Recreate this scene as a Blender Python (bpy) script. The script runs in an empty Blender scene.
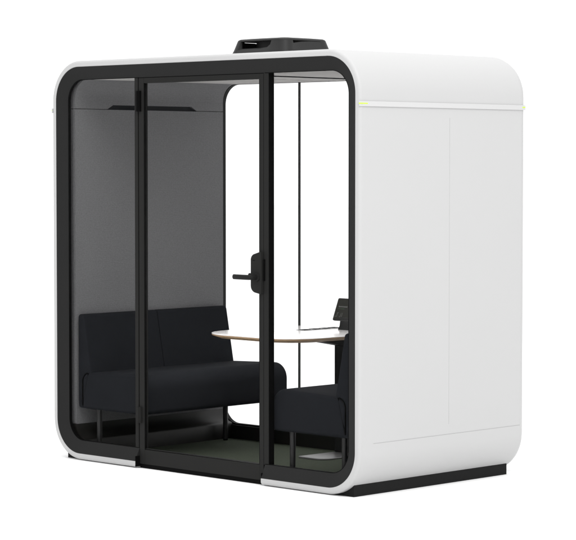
import bpy, bmesh, math, random
from mathutils import Vector, Matrix
random.seed(4)
S = bpy.context.scene
C = S.collection
R = math.radians

# ------------------------------------------------------------------ materials
def nt(name):
    m = bpy.data.materials.new(name); m.use_nodes = True
    t = m.node_tree; b = t.nodes['Principled BSDF']
    return m, t, b

def surface(name, col, rough=.5, spec=.5, metal=0, vary=.06, vscale=6, bump=0, bscale=300, sheen=0):
    """Principled surface with a slight procedural variation of colour and roughness."""
    m, t, b = nt(name)
    tc = t.nodes.new('ShaderNodeTexCoord')
    n = t.nodes.new('ShaderNodeTexNoise'); n.inputs['Scale'].default_value = vscale
    n.inputs['Detail'].default_value = 5
    t.links.new(tc.outputs['Object'], n.inputs['Vector'])
    cr = t.nodes.new('ShaderNodeMix'); cr.data_type = 'RGBA'
    a = [max(0, c*(1-vary)) for c in col]; z = [min(1, c*(1+vary)) for c in col]
    cr.inputs['A'].default_value = (*a, 1); cr.inputs['B'].default_value = (*z, 1)
    t.links.new(n.outputs['Fac'], cr.inputs['Factor'])
    t.links.new(cr.outputs['Result'], b.inputs['Base Color'])
    mr = t.nodes.new('ShaderNodeMapRange')
    mr.inputs['To Min'].default_value = max(.02, rough-.05); mr.inputs['To Max'].default_value = min(1, rough+.05)
    t.links.new(n.outputs['Fac'], mr.inputs['Value']); t.links.new(mr.outputs['Result'], b.inputs['Roughness'])
    b.inputs['Metallic'].default_value = metal
    b.inputs['Specular IOR Level'].default_value = spec
    if sheen:
        b.inputs['Sheen Weight'].default_value = sheen; b.inputs['Sheen Roughness'].default_value = .5
    if bump:
        n2 = t.nodes.new('ShaderNodeTexNoise'); n2.inputs['Scale'].default_value = bscale
        n2.inputs['Detail'].default_value = 3
        t.links.new(tc.outputs['Object'], n2.inputs['Vector'])
        bp = t.nodes.new('ShaderNodeBump'); bp.inputs['Strength'].default_value = bump
        bp.inputs['Distance'].default_value = .002
        t.links.new(n2.outputs['Fac'], bp.inputs['Height']); t.links.new(bp.outputs['Normal'], b.inputs['Normal'])
    return m

def woven(name, c1, c2, scale, bump, rough=.9, spec=.2, sheen=.0, axes='yz'):
    """Cloth: two crossed fine wave textures plus fibre noise."""
    m, t, b = nt(name)
    tc = t.nodes.new('ShaderNodeTexCoord')
    outs = []
    for ax in axes:
        w = t.nodes.new('ShaderNodeTexWave'); w.wave_type = 'BANDS'; w.bands_direction = ax.upper()
        w.inputs['Scale'].default_value = scale; w.inputs['Distortion'].default_value = 1.2
        w.inputs['Detail'].default_value = 2; w.inputs['Detail Scale'].default_value = 2
        t.links.new(tc.outputs['Object'], w.inputs['Vector']); outs.append(w)
    mm = t.nodes.new('ShaderNodeMath'); mm.operation = 'MULTIPLY'
    t.links.new(outs[0].outputs['Fac'], mm.inputs[0]); t.links.new(outs[1].outputs['Fac'], mm.inputs[1])
    n = t.nodes.new('ShaderNodeTexNoise'); n.inputs['Scale'].default_value = 160; n.inputs['Detail'].default_value = 6
    n.inputs['Roughness'].default_value = .7
    t.links.new(tc.outputs['Object'], n.inputs['Vector'])
    ad = t.nodes.new('ShaderNodeMath'); ad.operation = 'ADD'
    sc = t.nodes.new('ShaderNodeMath'); sc.operation = 'MULTIPLY'; sc.inputs[1].default_value = .3
    t.links.new(mm.outputs[0], sc.inputs[0])
    t.links.new(sc.outputs[0], ad.inputs[0]); t.links.new(n.outputs['Fac'], ad.inputs[1])
    mr = t.nodes.new('ShaderNodeMapRange'); mr.inputs['From Min'].default_value = .3; mr.inputs['From Max'].default_value = .9
    t.links.new(ad.outputs[0], mr.inputs['Value'])
    mx = t.nodes.new('ShaderNodeMix'); mx.data_type = 'RGBA'
    mx.inputs['A'].default_value = (*c1, 1); mx.inputs['B'].default_value = (*c2, 1)
    t.links.new(mr.outputs['Result'], mx.inputs['Factor']); t.links.new(mx.outputs['Result'], b.inputs['Base Color'])
    bp = t.nodes.new('ShaderNodeBump'); bp.inputs['Strength'].default_value = bump; bp.inputs['Distance'].default_value = .0015
    t.links.new(ad.outputs[0], bp.inputs['Height']); t.links.new(bp.outputs['Normal'], b.inputs['Normal'])
    b.inputs['Roughness'].default_value = rough; b.inputs['Specular IOR Level'].default_value = spec
    if sheen:
        b.inputs['Sheen Weight'].default_value = sheen; b.inputs['Sheen Roughness'].default_value = .4
    return m

def glass_mat(name, tint, glance):
    m = bpy.data.materials.new(name); m.use_nodes = True; t = m.node_tree
    t.nodes.clear()
    o = t.nodes.new('ShaderNodeOutputMaterial'); mx = t.nodes.new('ShaderNodeMixShader')
    tr = t.nodes.new('ShaderNodeBsdfTransparent'); tr.inputs['Color'].default_value = (*tint, 1)
    g = t.nodes.new('ShaderNodeBsdfGlossy'); g.inputs['Roughness'].default_value = .01
    # anti-reflective coating: mirrors only at glancing angles
    lw = t.nodes.new('ShaderNodeLayerWeight'); lw.inputs['Blend'].default_value = .5
    gl = t.nodes.new('ShaderNodeMapRange'); gl.interpolation_type = 'SMOOTHSTEP'
    gl.inputs['From Min'].default_value = .5; gl.inputs['From Max'].default_value = 1.0
    gl.inputs['To Min'].default_value = 0; gl.inputs['To Max'].default_value = glance
    t.links.new(lw.outputs['Facing'], gl.inputs['Value']); t.links.new(gl.outputs['Result'], mx.inputs[0])
    t.links.new(tr.outputs[0], mx.inputs[1]); t.links.new(g.outputs[0], mx.inputs[2])
    t.links.new(mx.outputs[0], o.inputs['Surface'])
    return m

def glow(name, col, strength):
    m, t, b = nt(name)
    b.inputs['Base Color'].default_value = (*col, 1)
    b.inputs['Emission Color'].default_value = (*col, 1); b.inputs['Emission Strength'].default_value = strength
    return m

M = dict(
    white=surface('white_lacquer', (.445, .445, .445), .42, .25, vary=.012, vscale=2.5, bump=.012, bscale=900),
    white_trim=surface('white_trim', (.485, .485, .485), .38, .3, vary=.01),
    black=surface('black_frame_paint', (.0165, .0165, .0165), .6, .07, vary=.08, vscale=5, bump=.05, bscale=700),
    door=surface('black_door_paint', (.0145, .0145, .014), .6, .08, vary=.08, vscale=5, bump=.05, bscale=700),
    seal=surface('black_rubber_seal', (.0025, .0025, .0025), .65, .05, vary=.1),
    plinth=surface('black_plinth_paint', (.010, .010, .010), .65, .08, vary=.1, vscale=8, bump=.05, bscale=500),
    fan=surface('dark_grey_fan_plastic', (.017, .017, .017), .45, .2, vary=.08, vscale=9, bump=.05, bscale=600),
    fan_dark=surface('fan_inner_plastic', (.008, .008, .008), .6, .2),
    felt=woven('grey_acoustic_felt', (.104, .104, .107), (.178, .178, .182), 75, .35, spec=.05),
    slot=surface('dark_slot_mesh', (.012, .013, .015), .7, .2),
    ceiling=surface('grey_ceiling_felt', (.38, .372, .364), .9, .05, vary=.05, vscale=30, bump=.1, bscale=400),
    carpet=woven('dark_green_carpet', (.066, .078, .057), (.104, .120, .093), 60, .5, spec=.05, axes='xy'),
    skirting=surface('black_skirting', (.012, .0115, .0105), .4, .3, vary=.12, vscale=6),
    sofa=surface('charcoal_upholstery', (.0120, .0129, .0150), .92, .06, vary=.12, vscale=9, bump=.12, bscale=26),
    leg=surface('black_powder_coat', (.012, .012, .012), .42, .3, vary=.08),
    tabletop=surface('white_laminate', (.90, .875, .86), .2, .5, vary=.008, vscale=20),
    foot=surface('grey_foot_plate', (.15, .15, .15), .3, .5, vary=.05),
    strip=surface('grey_table_strip', (.16, .16, .16), .35, .5),
    tablet=surface('black_tablet_plastic', (.012, .012, .012), .35, .4),
    screen=surface('dark_screen_glass', (.019, .019, .016), .25, .35, vary=.05, vscale=40),
    mark=glow('screen_writing', (.085, .088, .082), .015),
    mark2=glow('screen_green_writing', (.035, .06, .035), .01),
    lime=glow('lime_indicator', (.42, .88, .03), .35),
    seam=surface('grey_panel_seam', (.335, .335, .335), .7, .1),
    faint=surface('pale_panel_seam', (.41, .41, .41), .6, .2),
    glass=glass_mat('clear_glass', (.985, .985, .985), .5),
    floor=surface('white_studio_floor', (.95, .95, .95), .8, .1, vary=.005, vscale=1),
)

def plywood():
    m, t, b = nt('plywood_edge')
    tc = t.nodes.new('ShaderNodeTexCoord')
    mp = t.nodes.new('ShaderNodeMapping'); mp.inputs['Scale'].default_value = (9, 9, 260)
    n = t.nodes.new('ShaderNodeTexNoise'); n.inputs['Scale'].default_value = 3; n.inputs['Detail'].default_value = 4
    t.links.new(tc.outputs['Object'], mp.inputs['Vector']); t.links.new(mp.outputs[0], n.inputs['Vector'])
    r = t.nodes.new('ShaderNodeValToRGB')
    r.color_ramp.elements[0].color = (.25, .15, .08, 1); r.color_ramp.elements[1].color = (.47, .33, .20, 1)
    r.color_ramp.elements[0].position = .3; r.color_ramp.elements[1].position = .7
    t.links.new(n.outputs['Fac'], r.inputs[0]); t.links.new(r.outputs[0], b.inputs['Base Color'])
    b.inputs['Roughness'].default_value = .55
    return m
M['ply'] = plywood()
top_ = M['tabletop'].node_tree.nodes['Principled BSDF']
top_.inputs['Coat Weight'].default_value = 1; top_.inputs['Coat Roughness'].default_value = .2

# ------------------------------------------------------------------ object helpers
BASE = {}
def root(name, loc, label, cat, group=None):
    o = bpy.data.objects.new(name, None); C.objects.link(o); o.location = loc
    o.empty_display_size = .2
    o['label'] = label; o['category'] = cat
    if group: o['group'] = group
    BASE[o.name] = Vector(loc)
    return o

def put(name, bm, mat, parent=None, smooth=35, label=None, mats=None):
    """Link a bmesh (world coordinates) as ONE mesh object under its parent."""
    bmesh.ops.remove_doubles(bm, verts=bm.verts, dist=1e-6)
    bmesh.ops.recalc_face_normals(bm, faces=bm.faces)
    base = Vector((0, 0, 0))
    if parent is not None:
        base = BASE[parent.name]
        bmesh.ops.translate(bm, verts=bm.verts, vec=-base)
    me = bpy.data.meshes.new(name); bm.to_mesh(me); bm.free()
    for m in (mats or [mat]): me.materials.append(m)
    if smooth:
        me.shade_smooth(); me.set_sharp_from_angle(angle=R(smooth))
    o = bpy.data.objects.new(name, me); C.objects.link(o)
    if parent is not None:
        o.parent = parent; BASE[o.name] = base
    if label: o['label'] = label
    return o

def bevel_obj(o, w, seg=2):
    b = o.modifiers.new('Bevel', 'BEVEL'); b.width = w; b.segments = seg; b.limit_method = 'ANGLE'; b.angle_limit = R(40)
    b.harden_normals = False
    return o

def box(bm, x0, x1, y0, y1, z0, z1):
    v = [bm.verts.new((x, y, z)) for x in (x0, x1) for y in (y0, y1) for z in (z0, z1)]
    for f in ((0, 1, 3, 2), (4, 6, 7, 5), (0, 4, 5, 1), (2, 3, 7, 6), (0, 2, 6, 4), (1, 5, 7, 3)):
        bm.faces.new([v[i] for i in f])
    return bm

def bxs(*bs):
    bm = bmesh.new()
    for b in bs: box(bm, *b)
    return bm

def loft(bm, loops, closed=False, cap0=False, cap1=False):
    """Skin a row of equal-length closed loops of 3-D points."""
    L = [[bm.verts.new(p) for p in lp] for lp in loops]
    n = len(L[0]); k = len(L)
    for i in range(k if closed else k-1):
        a, b = L[i], L[(i+1) % k]
        for j in range(n):
            bm.faces.new((a[j], a[(j+1) % n], b[(j+1) % n], b[j]))
    if cap0: bm.faces.new(L[0])
    if cap1: bm.faces.new(L[-1])
    return bm

def rrect(x0, x1, z0, z1, r, n=16):
    """Rounded rectangle outline, n segments per corner."""
    pts = []
    for cx, cz, a0 in ((x1-r, z1-r, 0), (x0+r, z1-r, 90), (x0+r, z0+r, 180), (x1-r, z0+r, 270)):
        for i in range(n+1):
            a = R(a0+90*i/n); pts.append((cx+r*math.cos(a), cz+r*math.sin(a)))
    return pts

def rpoly(corners, n=8):
    """Polygon outline with a radius at every corner: (x, z, r)."""
    out = []; k = len(corners)
    for i in range(k):
        p = Vector(corners[i][:2]); a = Vector(corners[i-1][:2]); b = Vector(corners[(i+1) % k][:2]); r = corners[i][2]
        u = (a-p).normalized(); v = (b-p).normalized()
        ang = u.angle(v); d = r/math.tan(ang/2)
        c = p+(u+v).normalized()*(r/math.sin(ang/2))
        s = p+u*d-c; e = p+v*d-c
        a0 = math.atan2(s.y, s.x); a1 = math.atan2(e.y, e.x); da = (a1-a0+math.pi) % (2*math.pi)-math.pi
        for j in range(n+1):
            t = a0+da*j/n; out.append((c.x+r*math.cos(t), c.y+r*math.sin(t)))
    return out

def inset(pts, d):
    k = len(pts); out = []
    area = sum(pts[i-1][0]*pts[i][1]-pts[i][0]*pts[i-1][1] for i in range(k))
    s = 1 if area > 0 else -1
    for i in range(k):
        a = Vector(pts[i-1]); p = Vector(pts[i]); b = Vector(pts[(i+1) % k])
        t = ((p-a).normalized()+(b-p).normalized()); t.normalize()
        n = Vector((-t.y, t.x))*s
        out.append((p.x+n.x*d, p.y+n.y*d))
    return out

def cushion(bm, prof, y0, y1, r, seg=5, along=14):
    """Extrude an x-z outline along y with softly rounded ends."""
    lp = []
    st = [(r*(1-math.sin(R(90*i/seg))), r*(1-math.cos(R(90*i/seg)))) for i in range(seg+1)]
    st = [(y0+r*(1-math.cos(R(90*i/seg))), r*(1-math.sin(R(90*i/seg)))) for i in range(seg+1)]
    en = [(y1-(y-y0), d) for y, d in reversed(st)]
    mid = [(st[-1][0]+(en[0][0]-st[-1][0])*i/along, 0) for i in range(1, along)]
    for y, d in [(y0, r+.0015)]+st+mid+en+[(y1, r+.0015)]:
        q = inset(prof, d) if d > 1e-6 else prof
        lp.append([(x, y, z) for x, z in q])
    return loft(bm, lp, cap0=True, cap1=True)

def cyl(bm, p0, p1, r0, r1=None, n=20):
    p0 = Vector(p0); p1 = Vector(p1); r1 = r0 if r1 is None else r1
    d = (p1-p0).normalized(); u = d.orthogonal().normalized(); v = d.cross(u)
    lp = [[p+(u*math.cos(2*math.pi*i/n)+v*math.sin(2*math.pi*i/n))*r for i in range(n)] for p, r in ((p0, r0), (p1, r1))]
    return loft(bm, lp, cap0=True, cap1=True)

def tube(bm, path, rx, rz=None, n=14):
    """Tube of elliptical section along a path; rounded tips."""
    path = [Vector(p) for p in path]; lp = []
    for i, p in enumerate(path):
        d = (path[min(i+1, len(path)-1)]-path[max(i-1, 0)]).normalized()
        u = d.cross(Vector((0, 0, 1))).normalized(); v = Vector((0, 0, 1))
        lp.append([p+u*math.cos(2*math.pi*k/n)*rx+v*math.sin(2*math.pi*k/n)*(rz or rx) for k in range(n)])
    for end, q in ((0, 1), (-1, -2)):
        c = path[end]; e = (path[end]-path[q]).normalized()*min(rx, rz or rx)*.5
        extra = [c+(p-c)*.6+e for p in lp[end]]
        lp = [extra]+lp if end == 0 else lp+[extra]
    return loft(bm, lp, cap0=True, cap1=True)

def prism(bm, pts, axis, a, b):
    """Extrude a 2-D polygon along an axis between a and b."""
    f = {'x': lambda p, t: (t, p[0], p[1]), 'y': lambda p, t: (p[0], t, p[1]), 'z': lambda p, t: (p[0], p[1], t)}[axis]
    return loft(bm, [[f(p, a) for p in pts], [f(p, b) for p in pts]], cap0=True, cap1=True)

def cut(o, *boxes):
    """Cut boxes out of a mesh object (applied boolean)."""
    bm = bxs(*boxes); me = bpy.data.meshes.new('cutter'); bm.to_mesh(me); bm.free()
    base = BASE.get(o.name, Vector((0, 0, 0)))
    me.transform(Matrix.Translation(-base+o.matrix_basis.translation))
    k = bpy.data.objects.new('cutter', me); C.objects.link(k)
    p = o.parent
    k.parent = p
    md = o.modifiers.new('cut', 'BOOLEAN'); md.object = k; md.solver = 'EXACT'
    dg = bpy.context.evaluated_depsgraph_get()
    new = bpy.data.meshes.new_from_object(o.evaluated_get(dg))
    o.modifiers.clear(); old = o.data; nm = old.name; o.data = new; bpy.data.meshes.remove(old); new.name = nm
    new.set_sharp_from_angle(angle=R(35))
    bpy.data.objects.remove(k); bpy.data.meshes.remove(me)

# ------------------------------------------------------------------ pod: rounded tube with black bevelled frames
W, D = 2.17, 1.2144              # black frame outline width; overall depth
Z0, Z1 = .0335, 2.0700           # black frame outline bottom and top
XC = W/2
DOOR0, DOOR1 = .624, 1.546       # door cut-out
def ring(o, y):                  # outline offset outwards by o, at depth y
    return [(x, y, z) for x, z in rrect(-o, W+o, Z0-o, Z1+o, .178+o, 20)]

pod = root('meeting_pod', (XC, D/2, 0), 'white rounded meeting booth with black framed glass front, seen at an angle', 'meeting booth')

bm = bmesh.new()
prof = [(.0255, .0625), (.0008, .0610), (.0008, .002), (.003, 0), (.0165, 0)]
f = .0165
prof += [(.0165+f*math.sin(R(a)), f-f*math.cos(R(a))) for a in (15, 30, 45, 60, 75, 90)]
loops = [ring(o, y) for o, y in prof]
loops += [ring(.033, .30), ring(.033, .60), ring(.033, .90)]
loops += [ring(.033, D-.0285), ring(.0290, D-.0283), ring(.0290, D-.0268), ring(.0318, D-.0266), ring(.0255, D-.006), ring(.0215, D-.0018), ring(.0165, D), ring(.003, D), ring(.0008, D-.002), ring(.0008, D-.0610), ring(.0255, D-.0625)]
loft(bm, loops, closed=True)
shell = put('shell', bm, M['white'], pod, 28)
cut(shell, (DOOR0, DOOR1, -.1, .0505, -.1, .0601))

def bevel_frame(y_out, y_in, y_jamb, cutdoor):
    bm = bmesh.new()
    loft(bm, [ring(0, y_out), ring(-.0635, y_in), ring(-.0655, y_in+(y_jamb-y_in)*.08), ring(-.0655, y_jamb), ring(0, y_jamb)], closed=True)
    return bm
front = put('front_frame', bevel_frame(.0008, .029, .0470, True), M['black'], pod, 25)
cut(front, (DOOR0, DOOR1, -.1, .0505, -.1, .0985))
bm = bmesh.new()
loft(bm, [ring(-.0650, .0292), ring(-.0678, .0292), ring(-.0672, .0458), ring(-.0650, .0458)], closed=True)
js = put('jamb_seal', bm, M['seal'], front, 25)
cut(js, (DOOR0, DOOR1, -.1, .0505, -.1, 3))
put('rear_frame', bevel_frame(D-.0008, D-.029, D-.0545, False), M['black'], pod, 25)

# liners closing the two ends of the door cut-out
put('cutout_liner', bxs((DOOR0-.001, DOOR0+.003, .001, .049, .004, .0585)), M['seal'], pod, 0)
put('cutout_liner', bxs((DOOR1-.003, DOOR1+.001, .0035, .049, .024, .0585)), M['seal'], pod, 0)

# lacquered side panels: seam lines are thin grey strips on the shell
XO = W+.033
for x0, x1 in ((XO-.0015, XO+.0005), (-.0335, -.0315)):
    put('panel_seam', bxs((x0, x1, .095, D-.034, .2500, .2522)), M['seam'], pod, 0)
    put('panel_seam', bxs((x0, x1, .6345, .6375, .300, 1.785)), M['faint'], pod, 0)

# white trim strips round both sides with lime tabs at each end
def strip(s):
    b = bmesh.new()
    x_in = .028; x_out = .0385
    pts = [(x_in, -.0035), (x_in+.002, -.004), (.034, .0005), (x_out-.002, .008), (x_out, .016),
           (x_out, D-.016), (x_out-.002, D-.008), (.034, D-.0005), (x_in+.002, D+.004), (x_in, D+.0035)]
    pts = [((W+x) if s > 0 else -x, y) for x, y in pts]
    return prism(b, pts, 'z', 1.8315, 1.8560)
for s in (1, -1):
    st = put('trim_strip', strip(s), M['white_trim'], pod, 30); bevel_obj(st, .003)
    for y0, y1 in ((.0085, .047), (D-.034, D+.001)):
        b = bmesh.new()
        if y0 < .1: pts = [(.0375, .047), (.0393, .047), (.0393, .0155), (.0382, .0068), (.0350, -.0016), (.0300, -.0056), (.0285, -.0030), (.0340, .004)]
        else: pts = [(.0375, D-.03), (.0393, D-.03), (.0393, D-.0155), (.0372, D-.0075), (.0335, D+.0008), (.0315, D-.001)]
        pts = [((W+x) if s > 0 else -x, y) for x, y in pts]
        prism(b, pts, 'z', 1.8425, 1.8475)
        put('indicator_light', b, M['lime'], st, 0)

# plinth: black ring under the shell, standing on the floor
b = bxs((.040, 2.130, .040, .100, -.004, .056), (.040, 2.130, D-.0565, D-.047, -.004, .056),
        (.040, .100, .1003, D-.0568, -.004, .056), (2.070, 2.130, .1003, D-.0568, -.004, .056))
put('plinth', b, M['plinth'], pod, 0)
put('threshold', bxs((DOOR0+.0035, DOOR1-.0035, .0335, .0395, -.003, .030)), M['seal'], pod, 0)

# ------------------------------------------------------------------ front glazing
GZ0, GZ1 = .088, 2.012
put('glass_pane', bxs((.058, .597, .0555, .0635, GZ0-.02, GZ1+.01)), M['glass'], pod, 0)
put('glass_pane', bxs((1.571, 2.118, .0555, .0635, GZ0-.02, GZ1+.01)), M['glass'], pod, 0)
def post(x0, x1):
    o = put('post', bxs((x0, x1, .0292, .066, .0968, 2.0058)), M['door'], pod, 0)
    return bevel_obj(o, .0015)
pl = post(.5945, .6195); pr = post(1.5375, 1.5705)
put('post_seal', bxs((1.5707, 1.5725, .0310, .0655, .0975, 2.005)), M['seal'], pr, 0)
put('post_seal', bxs((.6197, .6220, .040, .0655, .0975, 2.005)), M['seal'], pl, 0)
put('post_seal', bxs((1.5352, 1.5373, .040, .0655, .0975, 2.005)), M['seal'], pr, 0)

bm = bmesh.new()   # door leaf: stiles, head rail and deep kick rail
Y0, Y1 = .0300, .0560
box(bm, .6262, .6640, Y0, Y1, .0178, 2.0015)
box(bm, 1.5075, 1.5345, Y0, Y1, .0178, 2.0015)
box(bm, .6640, 1.5075, Y0+.0004, Y1, 1.9745, 2.0015)
box(bm, .6640, 1.5075, Y0+.0004, Y1, .0178, .0935)
door = bevel_obj(put('door', bm, M['door'], pod, 0), .0015)
put('door_glass', bxs((.6655, 1.506, .0440, .0520, .0925, 1.9755)), M['glass'], door, 0)
bm = bmesh.new()   # dark glazing gasket
box(bm, .6642, .6672, .0305, .0436, .0938, 1.9742); box(bm, 1.5043, 1.5072, .0305, .0436, .0938, 1.9742)
put('gasket', bm, M['seal'], door, 0)
put('head_seal', bxs((.6225, 1.5365, .0330, .0540, 2.0018, 2.0062)), M['seal'], pod, 0)
for z0, z1, hm in ((1.830, 1.936, 'seal'), (.230, .312, 'door')):
    bm = bxs((.6165, .6455, .0180, .0298, z0, z1))
    cyl(bm, (.629, .0185, z0+.001), (.629, .0185, z1-.001), .0065)
    put('hinge', bm, M[hm], door, 35)

# lock plate with lever handles
bm = bmesh.new()
pp = rpoly([(1.462, .9415, .034), (1.5335, .9290, .004), (1.5335, 1.1385, .004), (1.462, 1.1180, .030)])
lp = [[(x, y, z) for x, z in inset(pp, d)] for d, y in ((0, .0435), (0, .0150), (.0015, .0128), (.004, .0120))]
loft(bm, lp, cap0=True, cap1=True)
plate = put('lock_plate', bm, M['door'], door, 40)
put('keyhole_mark', bxs((1.478, 1.494, .0114, .0121, 1.0925, 1.0955)), M['seal'], plate, 0)
put('strike', bxs((1.5395, 1.5475, .0225, .0293, .995, 1.100)), M['seal'], pr, 0)
bm = bmesh.new()
hx, hz = 1.5085, 1.0125
cyl(bm, (hx, .012, hz), (hx, .004, hz), .0215, .0205, 28)
put('rosette', bm, M['door'], door, 40)
bm = bmesh.new()
path = [(hx, .006, hz), (hx, -.018, hz)]
path += [(hx-.018*(1-math.cos(R(a))), -.018-.018*math.sin(R(a)), hz) for a in (20, 40, 60, 80)]
path += [(hx-.03, -.0365, hz), (hx-.06, -.0365, hz), (hx-.09, -.035, hz), (hx-.117, -.033, hz)]
tube(bm, path, .0090, .0125)
put('lever', bm, M['door'], door, 50)
bm = bmesh.new()
path = [(hx, .050, hz+.003), (hx, .085, hz+.003), (hx-.02, .097, hz+.003), (hx-.06, .098, hz+.003), (hx-.142, .098, hz+.003)]
tube(bm, path, .0085, .0095)
put('lever', bm, M['door'], door, 50)

# ------------------------------------------------------------------ rear glazing
ys = D-.0625
for x0, x1 in ((.055, .6705), (.6885, 1.4815), (1.4995, 2.115)):
    put('glass_pane', bxs((x0, x1, ys-.004, ys+.004, GZ0-.02, GZ1+.01)), M['glass'], pod, 0)
for x in (.6795, 1.4905):
    put('glass_joint', bxs((x-.0044, x+.0044, ys-.0055, ys+.0055, .096, 2.008)), M['leg'], pod, 0)

# ------------------------------------------------------------------ interior lining
YA, YB = .0665, 1.1480
def wall_lining(side):
    X = lambda x: x if side < 0 else W-x
    tag = None
    bm = bmesh.new()
    prism(bm, [(X(.030), .150), (X(.080), .150), (X(.080), 1.8522), (X(.030), 1.8522)], 'y', YA, YB)
    w = put('wall_panel', bm, M['felt'], pod, 0)
    bm = bmesh.new()    # upper panel with the notch of the air slot, then the cove to the ceiling
    pts = [(YA, 1.8552), (.292, 1.8552), (.332, 1.8775), (.905, 1.8775), (.945, 1.8552), (YB, 1.8552), (YB, 1.905), (YA, 1.905)]
    prism(bm, pts, 'x', X(.080), X(.030))
    r = .1006
    arc = [(.080+r*(1-math.cos(R(a))), 1.9052+r*math.sin(R(a))) for a in range(0, 91, 9)]
    o = [(X(x), z) for x, z in arc]+[(X(.19), 2.035), (X(.030), 2.035), (X(.030), 1.9052)]
    prism(bm, o, 'y', YA, YB)
    put('upper_wall_panel', bm, M['felt'], pod, 40)
    put('air_slot', bxs((min(X(.060), X(.066)), max(X(.060), X(.066)), YA+.006, YB-.006, 1.846, 1.882)), M['slot'], w, 0)
    # black cove skirting down to the carpet
    pr_ = [(.030, .178), (.0795, .178), (.086, .150), (.100, .126), (.120, .110), (.140, .1035), (.1455, .100), (.1475, .094), (.1485, .008), (.060, .008)]
    bm = bmesh.new(); prism(bm, [(X(x), z) for x, z in pr_], 'y', YA-.004, YB+.006)
    put('skirting', bm, M['skirting'], pod, 40)
wall_lining(-1); wall_lining(1)
put('curb', bxs((.1490, W-.1490, 1.1455, 1.1805, .008, .0905)), M['skirting'], pod, 0)
put('curb', bxs((.1490, W-.1490, .0660, .1010, .008, .0860)), M['skirting'], pod, 0)
bm = bmesh.new()
LX, LY, LH = 1.085, .468, .032       # ceiling hole that hides the added fill lamp over the table
for x0, x1, y0, y1 in ((.188, .8940, YA, YB+.006), (1.2760, W-.188, YA, YB+.006), (.9160, LX-LH, YA, YB+.006), (LX+LH, 1.2540, YA, YB+.006),
                       (LX-LH, LX+LH, YA, LY-LH), (LX-LH, LX+LH, LY+LH, YB+.006)):
    box(bm, x0, x1, y0, y1, 2.0058, 2.0350)
cp = put('ceiling_panel', bm, M['ceiling'], pod, 0)
bm = bmesh.new(); e = .0015
for x0, x1, y0, y1 in ((LX-LH+.0002, LX-LH+e, LY-LH+.0002, LY+LH-.0002), (LX+LH-e, LX+LH-.0002, LY-LH+.0002, LY+LH-.0002), (LX-LH+e, LX+LH-e, LY-LH+.0002, LY-LH+e), (LX-LH+e, LX+LH-e, LY+LH-e, LY+LH-.0002)):
    box(bm, x0, x1, y0, y1, 2.0050, 2.0350)
put('fill_baffle', bm, M['seal'], cp, 0)  # added black lining so the fill lamp's hole does not show lit
put('ceiling_joint', bxs((1.2545, 1.2755, YA+.001, YB+.005, 2.0008, 2.0100)), M['slot'], pod, 0)
put('ceiling_backing', bxs((.15, W-.15, YA, YB+.006, 2.0352, 2.0420)), M['slot'], pod, 0)
put('carpet', bxs((.1487, W-.1487, .1012, 1.1453, .0062, .0150)), M['carpet'], pod, 0)

# ------------------------------------------------------------------ roof fan
FX0, FX1, FY0, FY1 = .866, 1.297, .417, .805
bm = bmesh.new()
def plan(d, z, r=.05):
    return [(x, y, z) for x, y in rrect(FX0+d, FX1-d, FY0+d, FY1-d, r, 12)]
def wall_outline(d, r):
    x0, x1, y0, y1 = FX0+d, FX1-d, FY0+d, FY1-d
    base = rrect(x0, x1, y0, y1, r, 12); k = len(base); out = []
    for i in range(k):
        p = base[i]; q = base[(i+1) % k]; out.append((*p, 1.0))
        L = math.hypot(q[0]-p[0], q[1]-p[1])
        if L > .12:                                  # a straight side: add points that shape its opening
            long_ = abs(q[0]-p[0]) > abs(q[1]-p[1])
            fr = q[0] > p[0]                         # front side runs +x
            if long_: st = ((.02, 1), (.021, 0), (.55, .02), (.72, .10), (.80, .45), (.83, 1)) if fr else ((.17, 1), (.2, .4), (.45, 0), (.979, 0), (.98, 1))
            else: st = ((.03, 1), (.05, .60), (.30, .82), (.60, .92), (.9, .93), (.905, .93), (.92, 1))
            for t, h in st: out.append((p[0]+(q[0]-p[0])*t, p[1]+(q[1]-p[1])*t, h))
    return out
def wl(d, r, z): return [(x, y, z) for x, y, h in wall_outline(d, r)]
def wt(d, r, lo, hi): return [(x, y, lo+(hi-lo)*h) for x, y, h in wall_outline(d, r)]
loft(bm, [wl(.008, .05, 2.1000), wl(0, .055, 2.1030), wl(.004, .055, 2.120), wl(.015, .052, 2.145),
          wt(.029, .050, 2.1535, 2.1905), wt(.037, .044, 2.1535, 2.1905), wl(.026, .048, 2.1450), wl(.018, .04, 2.1040)], closed=True)
fan = put('roof_fan', bm, M['fan'], pod, 35)
bm = bmesh.new()
lid = [plan(.042, 2.1895, .045), plan(.0295, 2.1895, .05), plan(.0295, 2.1930, .05), plan(.033, 2.1985, .05), plan(.041, 2.2020, .046), plan(.085, 2.2065, .03)]
loft(bm, lid, cap0=True, cap1=True)
put('fan_lid', bm, M['fan'], fan, 30)
bm = bmesh.new()
cyl(bm, (XC+.020, .625, 2.104), (XC+.020, .625, 2.1885), .158, .156, 40)
put('fan_core', bm, M['fan_dark'], fan, 40)

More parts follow.
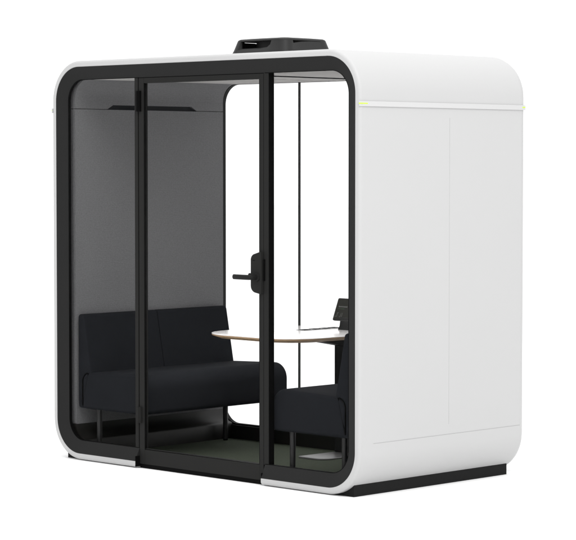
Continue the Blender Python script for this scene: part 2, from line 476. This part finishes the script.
# ------------------------------------------------------------------ two facing sofas
SY0, SY1 = .068, 1.128
sofa = root('sofa', (.353, (SY0+SY1)/2, .015), 'charcoal upholstered two seat sofa on black legs against the grey felt wall', 'sofa', 'facing sofas inside the booth')
seat = rpoly([(.122, .262, .021), (.618, .262, .024), (.618, .474, .085), (.122, .455, .052)], 10)
bm = bmesh.new(); cushion(bm, seat, SY0, SY1, .019)
put('seat', bm, M['sofa'], sofa, 60)
back = rpoly([(.090, .264, .022), (.176, .264, .009), (.196, .440, .009), (.132, .764, .022), (.090, .764, .018)], 7)
bm = bmesh.new(); SM = (SY0+SY1)/2
cushion(bm, back, SY0+.004, SM-.0006, .007); cushion(bm, back, SM+.0006, SY1-.004, .007)
put('backrest', bm, M['sofa'], sofa, 60)
for yy in (SY0+.0035, SY1-.0035):     # dark welt round the seat's back corner
    q = inset(seat, .0035); k = len(q)
    i0 = min(range(k), key=lambda i: (q[i][0]-.1255)**2+(q[i][1]-.285)**2); 
    ring_ = [(x, yy, z) for x, z in q if x < .30 and z > .28]
    ring_.sort(key=lambda p: math.atan2(p[2]-.30, p[0]-.30), reverse=True)
    ring_ = [(.1255, yy, .285)]+ring_
    bm = bmesh.new()
    lp = []
    for i, p in enumerate(ring_):
        d = (Vector(ring_[min(i+1, len(ring_)-1)])-Vector(ring_[max(i-1, 0)])).normalized()
        u = Vector((0, 1, 0)); v = d.cross(u)
        lp.append([Vector(p)+(u*math.cos(R(60*j))+v*math.sin(R(60*j)))*.0042 for j in range(6)])
    loft(bm, lp, cap0=True, cap1=True)
    put('welt', bm, M['seal'], sofa, 60)
for x, y in ((.200, .124), (.200, 1.050), (.525, .113), (.525, 1.075)):
    bm = bmesh.new(); cyl(bm, (x, y, .0215), (x, y, .266), .0135, .0150, 22)
    lg = put('leg', bm, M['leg'], sofa, 40)
    bm = bmesh.new(); cyl(bm, (x, y, .0152), (x, y, .0214), .0125, .0125, 18)
    put('glide', bm, M['seal'], lg, 40)

def dup(o):
    kids = {}
    for k in bpy.data.objects:
        if k.parent: kids.setdefault(k.parent.name, []).append(k)
    def rec(a, par):
        c = a.copy(); C.objects.link(c); c.parent = par
        for ch in kids.get(a.name, []): rec(ch, c)
        return c
    return rec(o, None)
s2 = dup(sofa)
s2.location.x = W-.353; s2.rotation_euler.z = math.pi
s2['label'] = 'charcoal sofa at the right, end panel towards us, its back half hidden by the frame'

# ------------------------------------------------------------------ table
table = root('table', (1.085, .75, .015), 'small white topped table with rounded corners and plywood edge between the sofas', 'table')
TZ = .6855
out = rpoly([(.722, .322, .225), (1.448, .322, .225), (1.448, 1.152, .19), (.722, 1.152, .19)], 16)
# slightly bowed sides
cx, cy = 1.085, .737
bow = []
for x, y in out:
    bow.append((x, y))
bm = bmesh.new()
lp = [[(x, y, z) for x, y in inset(bow, d)] for d, z in ((.004, TZ-.0045), (.0005, TZ-.0042), (0, TZ-.0025), (.0012, TZ-.0004), (.0035, TZ))]
loft(bm, lp, cap0=True, cap1=True)
top = put('tabletop', bm, M['tabletop'], table, 30)
bm = bmesh.new()
lp = [[(x, y, z) for x, y in inset(bow, d)] for d, z in ((.050, TZ-.0255), (.045, TZ-.0255), (.0015, TZ-.0105), (.0012, TZ-.0047), (.010, TZ-.0046))]
loft(bm, lp, cap0=True, cap1=True)
put('plywood_edge', bm, M['ply'], top, 30)
bm = bmesh.new()
box(bm, .986, 1.046, .815, 1.110, TZ+.0002, TZ+.0022)
sk = put('table_strip', bm, M['strip'], table, 0)  # flat grey strip with dark rounded pads along the tabletop
for i, y in enumerate((.850, .925, 1.000, 1.070)):
    bm = bmesh.new()
    pts = rpoly([(.993, y-.026, .008), (1.039, y-.026, .008), (1.039, y+.026, .008), (.993, y+.026, .008)], 5)
    prism(bm, pts, 'z', TZ+.0023, TZ+.0034)
    put('strip_pad', bm, M['seal'], sk, 0)
bm = bmesh.new()
prism(bm, [(.715, .6540), (.715, .6598), (1.145, .6598), (1.145, .585), (1.06, .594)], 'x', 1.030, 1.140)
put('arm', bm, M['plinth'], table, 0)
bevel_obj(put('column', bxs((1.028, 1.142, 1.063, 1.128, .0235, .596)), M['leg'], table, 0), .004)
bm = bmesh.new()
pts = rpoly([(1.022, .785, .02), (1.215, .785, .06), (1.205, 1.140, .01), (1.030, 1.140, .01)], 8)
loft(bm, [[(x, y, z) for x, y in inset(pts, d)] for d, z in ((.004, .0152), (.0, .0170), (0, .0205), (.003, .0230))], cap0=True, cap1=True)
put('foot', bm, M['foot'], table, 30)

# ------------------------------------------------------------------ desk tablet on its stand
tb = root('desk_tablet', (1.175, 1.03, TZ), 'small black tablet leaning back on its stand on the white table', 'tablet')
bm = bmesh.new()
y0, z0, y1, z1 = .998, .7345, 1.046, .8500          # bottom and top of the screen face
def slab(x0, x1, t0, t1, u0, u1):
    """Box on the leaning screen plane: x range, position up the plane (0-1), depth range."""
    dy, dz = y1-y0, z1-z0; L = math.hypot(dy, dz); n = Vector((0, dz/L, -dy/L))
    P = lambda x, t, u: Vector((x, y0+dy*t, z0+dz*t))+n*u
    v = [P(x, t, u) for x in (x0, x1) for t in (t0, t1) for u in (u0, u1)]
    b = bmesh.new(); V = [b.verts.new(p) for p in v]
    for f_ in ((0, 1, 3, 2), (4, 6, 7, 5), (0, 4, 5, 1), (2, 3, 7, 6), (0, 2, 6, 4), (1, 5, 7, 3)): b.faces.new([V[i] for i in f_])
    return b
def slab_round(x0, x1, r, u0, u1, e=.002):
    dy, dz = y1-y0, z1-z0; L = math.hypot(dy, dz); n = Vector((0, dz/L, -dy/L)); a = Vector((0, dy/L, dz/L))
    o = Vector((0, y0, z0)); pts = rrect(x0, x1, 0, L, r, 6); b = bmesh.new()
    lp = []
    for d, u in ((e, u0), (0, u0+e), (0, u1-e), (e, u1)):
        lp.append([o+Vector((x, 0, 0))+a*t+n*u for x, t in inset(pts, d)] if d else [o+Vector((x, 0, 0))+a*t+n*u for x, t in pts])
    return loft(b, lp, cap0=True, cap1=True)
body = put('tablet_body', slab_round(1.0735, 1.2735, .008, 0, .012), M['tablet'], tb, 40)
scr = put('screen', slab(1.0785, 1.2685, .045, .955, -.0008, .0004), M['screen'], tb, 0)
def marks(name, mat, rows):
    b = bmesh.new()
    for x0, x1, t0, t1 in rows:
        s_ = slab(x0, x1, t0, t1, -.0016, -.0009); me = bpy.data.meshes.new('t'); s_.to_mesh(me); s_.free(); b.from_mesh(me); bpy.data.meshes.remove(me)
    return put(name, b, mat, scr, 0)
rows = []; x = 1.096
while x < 1.155:
    w = random.choice((.003, .004, .0025)); rows.append((x, x+w, .585, .585+random.choice((.045, .06)))); x += w+.0014
marks('screen_heading', M['mark'], rows)
rows = []; x = 1.096
while x < 1.140:
    w = random.choice((.0022, .0016)); rows.append((x, x+w, .505, .530)); x += w+.0014
marks('screen_caption', M['mark2'], rows)
marks('screen_icon', M['mark'], [(1.0985, 1.1005, .16, .34), (1.1005, 1.1075, .325, .345), (1.094, 1.0985, .15, .17), (1.0865, 1.0895, .15, .19),
                               (1.118, 1.121, .15, .19), (1.125, 1.127, .16, .34), (1.134, 1.136, .16, .34)])
bm = bmesh.new()
lp = [[(x, y, z) for x, y in rpoly([(1.1235-d, 1.000-d*.4, .012), (1.2235+d, 1.000-d*.4, .012), (1.2235+d, 1.088, .012), (1.1235-d, 1.088, .012)], 5)]
      for d, z in ((.011, TZ+.0003), (.011, TZ+.006), (.004, TZ+.018), (.000, TZ+.050), (.002, TZ+.066))]
loft(bm, lp, cap0=True, cap1=True)
put('tablet_stand', bm, M['tablet'], tb, 40)

# ------------------------------------------------------------------ setting: white studio floor and surround
bm = bmesh.new()
n = 96
vs = [bm.verts.new((1+70*math.cos(2*math.pi*i/n), .6+70*math.sin(2*math.pi*i/n), -.004)) for i in range(n)]
bm.faces.new(vs)
fl = put('floor', bm, M['floor'], None, 0); fl['kind'] = 'structure'
fl['label'] = 'seamless white studio floor under the booth'

wd = bpy.data.worlds.new('World'); S.world = wd; wd.use_nodes = True
wt_ = wd.node_tree; bg = wt_.nodes['Background']
bg.inputs['Color'].default_value = (1, 1, 1, 1)
# white surround with an added dim patch front-left to weaken front reflections
tc = wt_.nodes.new('ShaderNodeTexCoord'); dp = wt_.nodes.new('ShaderNodeVectorMath'); dp.operation = 'DOT_PRODUCT'
dp.inputs[1].default_value = (-.707, -.707, 0)
mr = wt_.nodes.new('ShaderNodeMapRange'); mr.interpolation_type = 'SMOOTHSTEP'
mr.inputs['From Min'].default_value = .84; mr.inputs['From Max'].default_value = .985
mr.inputs['To Min'].default_value = 1.32; mr.inputs['To Max'].default_value = .30
wt_.links.new(tc.outputs['Generated'], dp.inputs[0]); wt_.links.new(dp.outputs['Value'], mr.inputs['Value'])
wt_.links.new(mr.outputs['Result'], bg.inputs['Strength'])

def area(name, loc, target, size, power):
    l = bpy.data.lights.new(name, 'AREA'); l.shape = 'DISK'; l.size = size; l.energy = power
    o = bpy.data.objects.new(name, l); C.objects.link(o); o.location = loc
    o.rotation_euler = (Vector(target)-Vector(loc)).to_track_quat('-Z', 'Y').to_euler()
    return o
area('overhead_softbox', (1.6, -.2, 8.0), (1.2, .4, 0), 7.0, 150)
area('side_softbox', (7.4, -3.7, 7.4), (1.3, .4, .8), 4.5, 340)

dl = bpy.data.lights.new('table_fill', 'AREA'); dl.shape = 'SQUARE'; dl.size = .052; dl.energy = 7.0; dl.spread = R(85)  # added fill lamp that brightens the tabletop
do = bpy.data.objects.new('table_fill', dl); C.objects.link(do); do.location = (LX, LY, 2.0335)

# ------------------------------------------------------------------ camera
cam = bpy.data.cameras.new('camera'); co = bpy.data.objects.new('camera', cam); C.objects.link(co)
co.location = (9.5447, -7.8887, 1.5794)
co.rotation_euler = (math.pi/2-.0471665, 0, .7805324)
cam.sensor_width = 36; cam.lens = 2318.05/576*36; cam.clip_end = 500
S.camera = co

S.view_settings.view_transform = 'Standard'; S.view_settings.look = 'None'
S.view_settings.exposure = 0; S.view_settings.gamma = 1; S.view_settings.use_curve_mapping = False
S.cycles.max_bounces = 12; S.cycles.transparent_max_bounces = 24
S.cycles.use_adaptive_sampling = False
S.cycles.use_denoising = True
S.cycles.denoising_input_passes = 'RGB_ALBEDO_NORMAL'
S.cycles.denoising_prefilter = 'ACCURATE'
S.cycles.sample_clamp_indirect = 3.0
